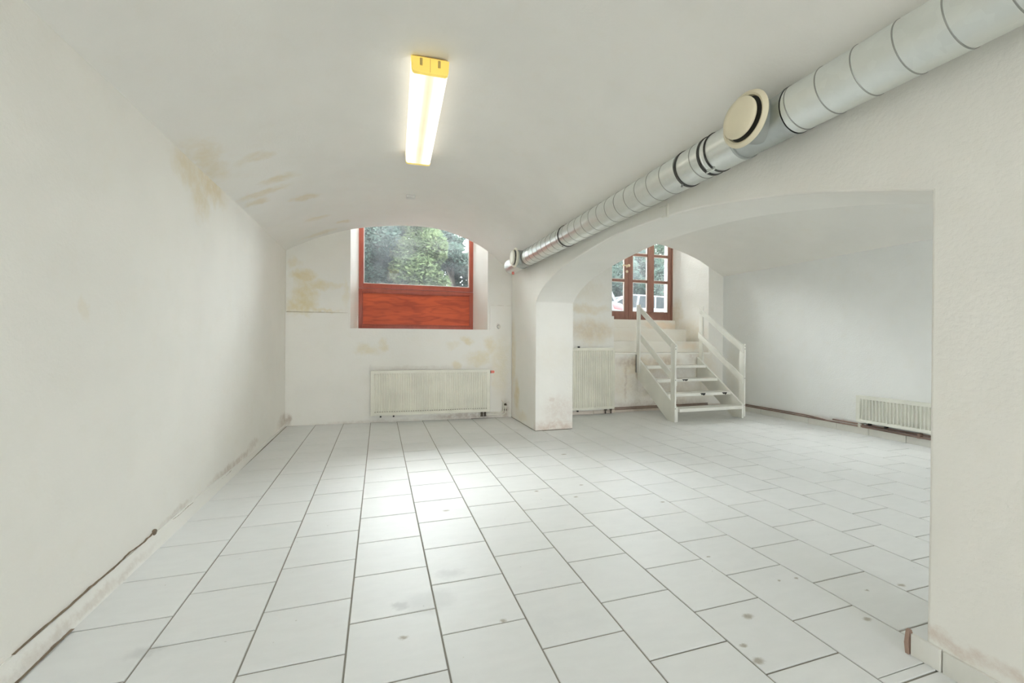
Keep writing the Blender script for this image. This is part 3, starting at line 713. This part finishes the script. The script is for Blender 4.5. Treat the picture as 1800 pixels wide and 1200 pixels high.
for k, (zz, xo) in enumerate(((.052, .0), (.085, .0))):
    P0, P1, P2, P3 = place(M1, (L1r-.115+.05*k, -.06, -.07), (L1r-.09+.05*k, -.045, zz-.11), (L1r+.21-.03*k, -.045, zz-.11), (L1r+.255-.03*k, -.045, zz-.11+.03))
    P4 = P3+Vector((0, 0, .10+.02*k)); P5 = P4+Vector((-.015, .05, .03))
    bm = bmesh.new(); tube(bm, [P0, P1, P2, P2+(P3-P2)*.5+Vector((.008, 0, -.006)), P3, P4, P5], .0085, 10); obj('pipe', bm, M_pipe_w, pp, 60)
for z in (.12, .20):
    bm = bmesh.new(); lathe(bm, [(0, 0), (.02, 0), (.02, .015), (0, .015)], (1.855, 6.215, z), (0, 1, 0), 14); obj('pipe_clip', bm, M_brass, pp)

# tall radiator left of the stairs
M2 = Matrix.Translation(Vector((2.72, YB2-.037, .085)))
r2, lb2 = radiator('radiator', M2, .935, .985, .10, .0333, .012, 'tall cream ribbed radiator in the corner left of the wooden stairs', M_rad, duty=.5)
for x in (.80, .90):
    bm = bmesh.new(); p = Vector((2.72+x, YB2-.09, .085)); tube(bm, [p, p+Vector((0, 0, -.03))], .02, 12); tube(bm, [p+Vector((0, 0, -.03)), p+Vector((0, 0, -.08))], .011, 12); obj('valve', bm, M_brass, r2, 40)
bm = bmesh.new(); bx(bm, 3.04, 3.07, YB2-.06, YB2-.035, 1.07, 1.10); obj('wall_bracket', bm, M_black, r2)
# low radiator on the right wall
M3 = Matrix.Translation(Vector((XR, 3.87, .165))) @ Matrix.Rotation(-PI/2, 4, 'Z')
r3, lb3 = radiator('radiator', M3, 1.4, .335, .075, .0380, .022, 'low white ribbed radiator with deep grooves on the right wall', M_rad_w, duty=.62)
bm = bmesh.new(); p = M3 @ Vector((.09, -.05, 0)); tube(bm, [p, p+Vector((0, 0, -.03))], .012, 12); obj('bleed_valve', bm, M_seam, r3, 40)

# copper pipes along the skirting
cp = empty('copper_pipes', (XR-.03, 4.2, .1), 'pair of dull copper pipes running along the skirting of the right wall', 'pipe')
def wig(P, n=18, a=.002):
    out = []
    for A, B in zip(P[:-1], P[1:]):
        A, B = Vector(A), Vector(B)
        for i in range(n): t = i/n; q = A.lerp(B, t); out.append(q+Vector((0, a*noise.noise(q*2), a*2*noise.noise(q*1.7+Vector((9, 0, 0))))))
    return out+[Vector(P[-1])]
bm = bmesh.new(); tube(bm, wig([(XR-.024, YB2-.04, .098), (XR-.024, 1.2, .098)]), .010, 10); obj('pipe', bm, M_copper, cp, 60)
bm = bmesh.new(); tube(bm, wig([(XR-.022, 5.9, .121), (XR-.022, 4.6, .122)])+wig([(XR-.022, 4.55, .12), (XR-.03, 4.3, .105)], 6)[1:], .009, 10); obj('pipe', bm, M_copper, cp, 60)
bm = bmesh.new(); tube(bm, wig([(XR-.024, 4.2, .128), (XR-.024, 1.2, .135)]), .010, 10); obj('pipe', bm, M_copper, cp, 60)
bm = bmesh.new(); tube(bm, wig([(XR-.045, 3.85, .108), (XR-.045, 1.2, .112)]), .009, 10); obj('pipe', bm, M_copper, cp, 60)
for y in (3.83, 3.2):
    bm = bmesh.new(); bx(bm, XR-.06, XR, y, y+.03, .088, .145, bev=.004); obj('pipe_clip', bm, M_pipe_w if y > 3.5 else M_copper, cp, 30)
cb = empty('copper_pipes', (4.6, YB2-.03, .07), 'pair of dull copper pipes along the wall foot behind the wooden stairs', 'pipe')
for z, yy in ((.078, .030), (.052, .034)):
    bm = bmesh.new(); tube(bm, wig([(3.66, YB2-yy, z), (5.62, YB2-yy, z+.004)]), .009, 10); obj('pipe', bm, M_copper, cb, 60)

# ------------------------------------------------------------------ ventilation duct
AX, AZ, RD = 1.80, 2.25, .105
dt = empty('ventilation_duct', (AX, 2.0, AZ), 'long round galvanised spiral duct hung along the top of the arcade wall', 'duct')
def seg(y0, y1, ring0, m=M_galv, name='duct_section'):
    bm = bmesh.new(); lathe(bm, [(RD*.96, 0), (RD, .004), (RD, y1-y0-.004), (RD*.96, y1-y0)], (AX, y0, AZ), (0, 1, 0), 56)
    o = obj(name, bm, m, dt, 40)
    y = ring0
    while y < y1-.01:
        if y > y0+.01:
            bm = bmesh.new()   # folded seam: one slightly slanted turn of the spiral
            rings = []
            for k in range(57):
                a = 2*PI*k/56; yy = y+.014*math.sin(a)
                row = []
                for rr, dy in ((RD-.001, -.003), (RD+.002, -.0018), (RD+.002, .0018), (RD-.001, .003)):
                    row.append(bm.verts.new((AX+rr*math.cos(a), yy+dy, AZ+rr*math.sin(a))))
                rings.append(row)
            for p, q in zip(rings[:-1], rings[1:]):
                for k in range(3): bm.faces.new((p[k], p[k+1], q[k+1], q[k]))
            s = obj('spiral_seam', bm, M_seam, None, 40); s.parent = o
        y += .1368
    return o
seg(-2.6, 1.44, -2.551); seg(1.73, 1.925, 1.99); seg(1.925, 3.885, 2.015); seg(3.885, 5.02, 3.95); seg(5.30, 5.60, 5.9)
def tee(yc, y0, y1, label):
    bm = bmesh.new(); R = RD-.004
    lathe(bm, [(RD+.003, 0), (RD+.003, .012), (R, .014), (R, y1-y0-.014), (RD+.003, y1-y0-.012), (RD+.003, y1-y0)], (AX, y0, AZ), (0, 1, 0), 56)
    lathe(bm, [(.098, .02), (.098, .135), (.104, .137), (.104, .142)], (AX, yc, AZ+.004), (-1, 0, .02), 48)
    o = obj('tee_piece', bm, M_galv_dull, dt, 40); o['label'] = label
    return o
tee(1.585, 1.44, 1.73, 'dull zinc tee piece'); tee(5.16, 5.02, 5.30, 'dull zinc tee piece')
for y0, w in ((3.872, .022), (2.125, .020), (1.888, .012), (1.935, .018)):
    bm = bmesh.new(); lathe(bm, [(RD, 0), (RD+.005, .002), (RD+.005, w-.002), (RD, w)], (AX, y0, AZ), (0, 1, 0), 48)
    o = obj('clamp_ring' if w > .019 else 'gasket', bm, M_rubber, dt, 40)
    if o.name.startswith('clamp'):
        for s in (.62, -2.0):
            e = Vector((math.cos(s), 0, math.sin(s))) if s > 0 else Vector((math.cos(s+.0), 0, math.sin(s)))
            bm = bmesh.new(); tube(bm, [Vector((AX, y0+.011, AZ))+e*(RD), Vector((AX, y0+.011, AZ))+e*(RD+.022)], .006, 8)
            q = obj('clamp_screw', bm, M_seam, None, 40); q.parent = o
    if y0 == 1.888:
        bm = bmesh.new(); e = Vector((math.cos(-2.0), 0, math.sin(-2.0))); c = Vector((AX, 1.905, AZ))
        bx(bm, -.006, .006, -.03, .03, 0, .02, Matrix.Translation(c+e*(RD+.003)) @ Matrix.Rotation(0, 4, 'X')); tube(bm, [c+e*(RD+.012)+Vector((0, -.03, 0)), c+e*(RD+.012)+Vector((0, .03, 0))], .005, 8)
        obj('clamp_bolt', bm, M_galv, dt)
def valve(yc, m, label):
    v = empty('air_valve', (AX-.142, yc, AZ), label, 'air valve')
    c = (AX-.138, yc, AZ+.004)
    bm = bmesh.new(); lathe(bm, [(.100, 0), (.124, 0), (.128, .006), (.124, .016), (.112, .022), (.103, .018), (.100, .006), (.100, -.02)], c, (-1, 0, .02), 64); obj('flange', bm, m, v, 50)
    bm = bmesh.new(); lathe(bm, [(0, .0), (.101, .0)], c, (-1, 0, .02), 48); obj('throat', bm, M_rubber, v)
    bm = bmesh.new(); lathe(bm, [(0, .026), (.080, .028), (.092, .034), (.094, .042), (.088, .051), (.06, .056), (0, .058)], c, (-1, 0, .02), 64); d = obj('disc', bm, m, v, 50)
    bm = bmesh.new(); lathe(bm, [(.018, 0), (.018, .03)], c, (-1, 0, .02), 24); obj('spindle', bm, M_seam, v)
    return v
valve(1.585, M_valve, 'large yellowed round air valve on the near tee of the duct')
valve(5.16, M_valve_w, 'small looking white round air valve near the far end of the duct')
bm = bmesh.new()     # rounded end cap
lathe(bm, [(RD, 0), (RD, .17)]+[(RD-.045+.045*math.cos(a), .17+.06*math.sin(a)) for a in [PI/2*k/6 for k in range(1, 7)]]+[(0, .235)], (AX, 5.60, AZ), (0, 1, 0), 56)
obj('end_cap', bm, M_galv, dt, 40)
bm = bmesh.new(); lathe(bm, [(0, 0), (.018, 0), (.018, .03), (.012, .036), (0, .036)], (AX-.02, 5.63, AZ-RD+.005), (0, 0, -1), 14); o = obj('drain_plug', bm, M_red, dt, 40); o['label'] = 'small red drain plug'
for y in (5.5, 3.883, 2.136, 1.2, -.4):     # wall brackets carrying the duct
    bm = bmesh.new(); bx(bm, AX+RD*.5, XM+.0, y-.012, y+.012, AZ+.02, AZ+.045); obj('wall_bracket', bm, M_seam, dt)

# ------------------------------------------------------------------ lamp
def lamp_fixture(cx, cy, ang, zc, label, length=1.345):
    root = empty('ceiling_lamp', (cx, cy, zc), label, 'ceiling lamp', )
    root.rotation_euler = (0, 0, ang)
    def part(nm, bm, m, sm=30):
        me = bpy.data.meshes.new(nm); bm.normal_update(); bm.to_mesh(me); bm.free(); me.materials.append(m)
        o = bpy.data.objects.new(nm, me); link(o); o.parent = root
        for p in me.polygons: p.use_smooth = True
        me.set_sharp_from_angle(angle=math.radians(sm)); return o
    hl = length/2; w = .109
    # diffuser trough: flat bottom, slightly slanting sides, rounded edges
    bm = bmesh.new(); pr = [(-w, .0), (-w+.004, -.066), (-w+.009, -.080), (-w+.020, -.086), (w-.020, -.086), (w-.009, -.080), (w-.004, -.066), (w, .0)]
    prism(bm, [(x, -hl+.02, z) for x, z in pr], (0, 2*hl-.04, 0)); part('diffuser', bm, M_diff)
    # moulded end caps with two clips
    for s, nm in ((-1, 'end_cap'), (1, 'end_cap')):
        bm = bmesh.new(); y0 = s*hl; d = -s*.028
        prism(bm, [(x*1.012, y0, z*1.02) for x, z in pr], (0, d, 0), .003); e = part(nm, bm, M_yellow)
        for cxx in (-.052, .052):
            bm = bmesh.new(); bx(bm, cxx-.008, cxx+.008, y0-.004, y0+.004, -.05, -.008, bev=.003); c = part('clip', bm, M_yellow_dark); c.parent = e
        bm = bmesh.new(); bx(bm, -.0012, .0012, y0-.0015, y0+.0015, -.084, -.004); c = part('mould_line', bm, M_yellow_dark); c.parent = e
    bm = bmesh.new(); bx(bm, -w*.93, w*.93, -hl+.01, hl-.01, -.002, .012, bev=.003); part('base_tray', bm, M_yellow_dark)
    return root
lamp_fixture(.298, 3.165, math.radians(-1.9), 2.838, 'long lit fluorescent lamp with yellowed end caps on the vault')

# ------------------------------------------------------------------ small fittings
sn = empty('ceiling_sensor', (.336, 5.0, 2.85), 'small white rectangular sensor box on the vault before the window', 'sensor')
box('housing', .286, .386, 4.97, 5.04, 2.825, 2.862, M_plastic, sn, .006); box('cover', .296, .376, 4.962, 4.97, 2.83, 2.85, M_bead, sn, .002)
hk = empty('wall_box', (1.95, 2.56, 2.13), 'small white cable clip on the wall above the arch', 'cable clip')
box('back_plate', 1.946, 1.961, 2.525, 2.545, 2.08, 2.17, M_pipe_w, hk, .003); box('arm', 1.935, 1.95, 2.545, 2.61, 2.155, 2.168, M_pipe_w, hk, .003); box('foot', 1.935, 1.95, 2.545, 2.58, 2.083, 2.096, M_pipe_w, hk, .003)
sk = empty('pipe_stub', (1.755, 6.26, 1.40), 'small capped pipe stub in the wall right of the red window', 'pipe stub')
bm = bmesh.new(); lathe(bm, [(0, .0), (.022, 0), (.024, .01), (.018, .018), (.010, .02), (.010, .01), (0, .01)], (1.755, 6.268, 1.40), (0, -1, 0), 20); obj('cap', bm, M_pipe_w, sk, 40)
bm = bmesh.new(); lathe(bm, [(.024, 0), (.032, 0), (.032, .004), (.024, .004)], (1.755, 6.268, 1.40), (0, -1, 0), 20); obj('rose', bm, M_seam, sk, 40)
eh = empty('eye_hook', (5.10, 6.08, 1.72), 'small wire ring on the right rear stair post', 'ring')
bm = bmesh.new(); tube(bm, [Vector((5.375+.0+.022*math.cos(a)-.0, 6.05, 1.69+.024*math.sin(a))) for a in [2*PI*k/20 for k in range(21)]], .0035, 6); o = obj('ring', bm, M_pipe_w, eh)

# ------------------------------------------------------------------ outdoors
GZ = 1.38
bm = bmesh.new(); bx(bm, -60, 80, 7.4, 110, GZ-.3, GZ); tag(obj('street', bm, M_asphalt), 'grey asphalt street level seen through the windows', 'street', None, 'structure')
bm = bmesh.new(); bx(bm, -30, 30, -40, YF-.25, -.4, -.1); tag(obj('yard', bm, M_asphalt), 'grey paved yard behind the camera', 'yard', None, 'structure')
rl = random.Random(11)
def tree(cx, cy, h, rx, rz, nleaf, mat, label, group, clumps=26, leaf=.11, low=.02):
    root = empty('leafy_tree', (cx, cy, GZ), label, 'tree', group)
    bm = bmesh.new(); tube(bm, [(cx, cy, GZ-.05), (cx+.1, cy, GZ+h*.3), (cx-.1, cy+.1, GZ+h*.6), (cx, cy, GZ+h*.85)], [.22, .17, .11, .03], 10)
    for k in range(6):
        a = rl.uniform(0, 2*PI); z = GZ+h*rl.uniform(.3, .6); q = Vector((cx+math.cos(a)*rx*.6, cy+math.sin(a)*rx*.6, z+rx*.5))
        tube(bm, [(cx, cy, z), (cx+math.cos(a)*rx*.3, cy+math.sin(a)*rx*.3, z+rx*.3), q], [.07, .045, .015], 6)
    obj('trunk', bm, M_bark, root, 40)
    vs, fs = [], []; cz = GZ+h*(low+(1-low)/2); rv = h*(1-low)/2
    C = []
    while len(C) < clumps:
        p = Vector((rl.uniform(-1, 1), rl.uniform(-1, 1), rl.uniform(-1, 1)))
        if .25 < p.length < 1: C.append((Vector((cx+p.x*rx, cy+p.y*rx, cz+p.z*rv)), rl.uniform(.5, 1.0)*rz))
    for i in range(nleaf):
        c, r = C[i % clumps]
        d = Vector((rl.gauss(0, 1), rl.gauss(0, 1), rl.gauss(0, 1))).normalized()*r*(rl.random()**.45)
        p = c+d; s = leaf*rl.uniform(.6, 1.3)
        t1 = Vector((rl.gauss(0, 1), rl.gauss(0, 1), rl.gauss(0, .6))).normalized(); t2 = t1.cross(Vector((rl.gauss(0, 1), rl.gauss(0, 1), rl.gauss(0, 1)))).normalized()
        k = len(vs); vs += [p-t1*s, p+t2*s*.45, p+t1*s, p-t2*s*.45]; fs.append((k, k+1, k+2, k+3))
    me = bpy.data.meshes.new('foliage'); me.from_pydata(vs, [], fs); me.materials.append(mat)
    o = bpy.data.objects.new('foliage', me); link(o); o.parent = root; o.matrix_parent_inverse = Matrix.Translation(-root.location); tag(o, kind='stuff')
tree(-1.5, 14.5, 5.3, 2.3, 1.0, 80000, M_leaf[0], 'dense cool green tree filling the left half of the red window', None, 44, .075)
tree(1.35, 13.5, 4.3, .75, .55, 26000, M_leaf[1], 'bright yellow green tree in the middle of the red window', None, 22, .065)
tree(-1.0, 18.5, 6.8, 2.6, 1.2, 50000, M_leaf[0], 'tall cool green tree behind the yellow green one', None, 34, .10)
tree(2.55, 15.5, 4.1, 1.0, .55, 30000, M_leaf[0], 'blue green small leaved tree at the right edge of the red window', None, 26, .065)
tree(-6.5, 20.0, 7.0, 2.4, 1.4, 12000, M_leaf[2], 'dark broad tree far left behind the cool green tree', None, 26, .16)
tree(10.6, 16.5, 4.6, 1.7, .8, 60000, M_leaf[0], 'green tree behind the cars in the left door panes', None, 30, .07)
tree(13.2, 18.0, 4.9, 1.4, .6, 40000, M_leaf[2], 'dark loose tree behind the cars in the right door panes', None, 26, .07)
tree(15.4, 25.0, 5.2, 4.0, 1.3, 40000, M_leaf[1], 'yellow green tree far behind the parked cars', None, 36, .12)

def car(x0, y0, L, facing, name, label, tail=False):
    """hatchback parked along x; facing +1 nose towards +x"""
    root = empty(name, (x0+L/2, y0+.85, GZ), label, 'car'); f = facing
    def X(u): return x0+(u*L if f > 0 else (1-u)*L)
    body = [(0, .35), (.0, .75), (.02, .92), (.10, .98), (.70, .98), (.86, .88), (.98, .72), (1.0, .5), (.99, .28), (.88, .22), (.12, .22), (.01, .28)]
    bm = bmesh.new(); prism(bm, [(X(u), y0, GZ+z) for u, z in body], (0, 1.7, 0), .04); obj('body', bm, M_carwhite, root, 45)
    cab = [(.035, .95), (.09, 1.36), (.16, 1.45), (.45, 1.48), (.56, 1.40), (.73, .96)]
    bm = bmesh.new(); prism(bm, [(X(u), y0+.12, GZ+z) for u, z in cab], (0, 1.46, 0), .05); obj('cabin', bm, M_carwhite, root, 45)
    def glass(poly, y, t=.012):
        bm = bmesh.new(); prism(bm, [(X(u), y, GZ+z) for u, z in poly], (0, t, 0)); obj('side_window', bm, M_carglass, root)
    for y in (y0+.108, y0+1.58):
        glass([(.07, 1.0), (.115, 1.33), (.165, 1.395), (.24, 1.41), (.24, 1.0)], y); glass([(.26, 1.0), (.26, 1.41), (.40, 1.42), (.42, 1.0)], y); glass([(.44, 1.0), (.425, 1.42), (.46, 1.425), (.55, 1.34), (.685, 1.0)], y)
    for poly in (((.565, 1.37), (.725, 1.0)), ((.038, 1.0), (.085, 1.33))):
        (ua, za), (ub, zb) = poly; s = .013 if poly[0][0] > .3 else -.006
        bm = bmesh.new(); prism(bm, [(X(ua)+f*s, y0+.22, GZ+za), (X(ub)+f*s, y0+.18, GZ+zb), (X(ub)+f*s, y0+1.52, GZ+zb), (X(ua)+f*s, y0+1.48, GZ+za)], (f*.012 if s > 0 else -f*.012, 0, .008)); obj('windscreen', bm, M_carglass, root)
    for u in (.17, .82):
        for y in (y0-.01, y0+1.51):
            bm = bmesh.new(); lathe(bm, [(0, .0), (.19, .0), (.30, .01), (.315, .04), (.315, .16), (.30, .19), (0, .2)], (X(u), y, GZ+.315), (0, 1, 0), 28); w = obj('wheel', bm, M_tyre, root, 40)
            bm = bmesh.new(); lathe(bm, [(0, -.012), (.19, -.004), (.19, .01)], (X(u), y, GZ+.315), (0, 1, 0), 20); h = obj('hub_cap', bm, M_seam, None, 40); h.parent = w
    for y in (y0-.006, y0+1.5):
        bm = bmesh.new(); prism(bm, [(X(-.004), y, GZ+.86), (X(.10), y, GZ+.90), (X(.085), y, GZ+.76), (X(-.006), y, GZ+.70)], (0, .206, 0), .01); obj('tail_lamp', bm, M_tail, root, 40)
        bm = bmesh.new(); prism(bm, [(X(1.003), y, GZ+.66), (X(.93), y, GZ+.80), (X(.91), y, GZ+.72), (X(.985), y, GZ+.56)], (0, .206, 0), .01); obj('head_lamp', bm, M_bead, root, 40)
    bm = bmesh.new(); bx(bm, *(sorted((X(.60), X(.64)))), y0-.12, y0+.0, GZ+.96, GZ+1.08, bev=.02); obj('wing_mirror', bm, M_carwhite, root, 40)
    for u in (.25, .43):
        bm = bmesh.new(); bx(bm, *(sorted((X(u), X(u+.035)))), y0-.015, y0+.005, GZ+.82, GZ+.845, bev=.004); obj('door_handle', bm, M_seam, root)
    return root
car(2.92, 11.0, 4.05, -1, 'parked_car', 'white parked car whose red tail lamp shows in the left door pane')
car(6.35, 12.95, 4.3, -1, 'parked_car', 'white parked car seen from the side in the two right door panes')
sg = empty('road_sign', (13.0, 17.0, GZ), 'small red road sign behind the parked cars', 'sign')
bm = bmesh.new(); tube(bm, [(13.0, 17.0, GZ), (13.0, 17.0, GZ+2.1)], .03, 8); obj('post', bm, M_seam, sg)
bm = bmesh.new(); lathe(bm, [(0, 0), (.28, 0), (.28, .02), (0, .02)], (13.0, 16.96, GZ+2.0), (0, -1, 0), 24); obj('plate', bm, M_sign, sg)
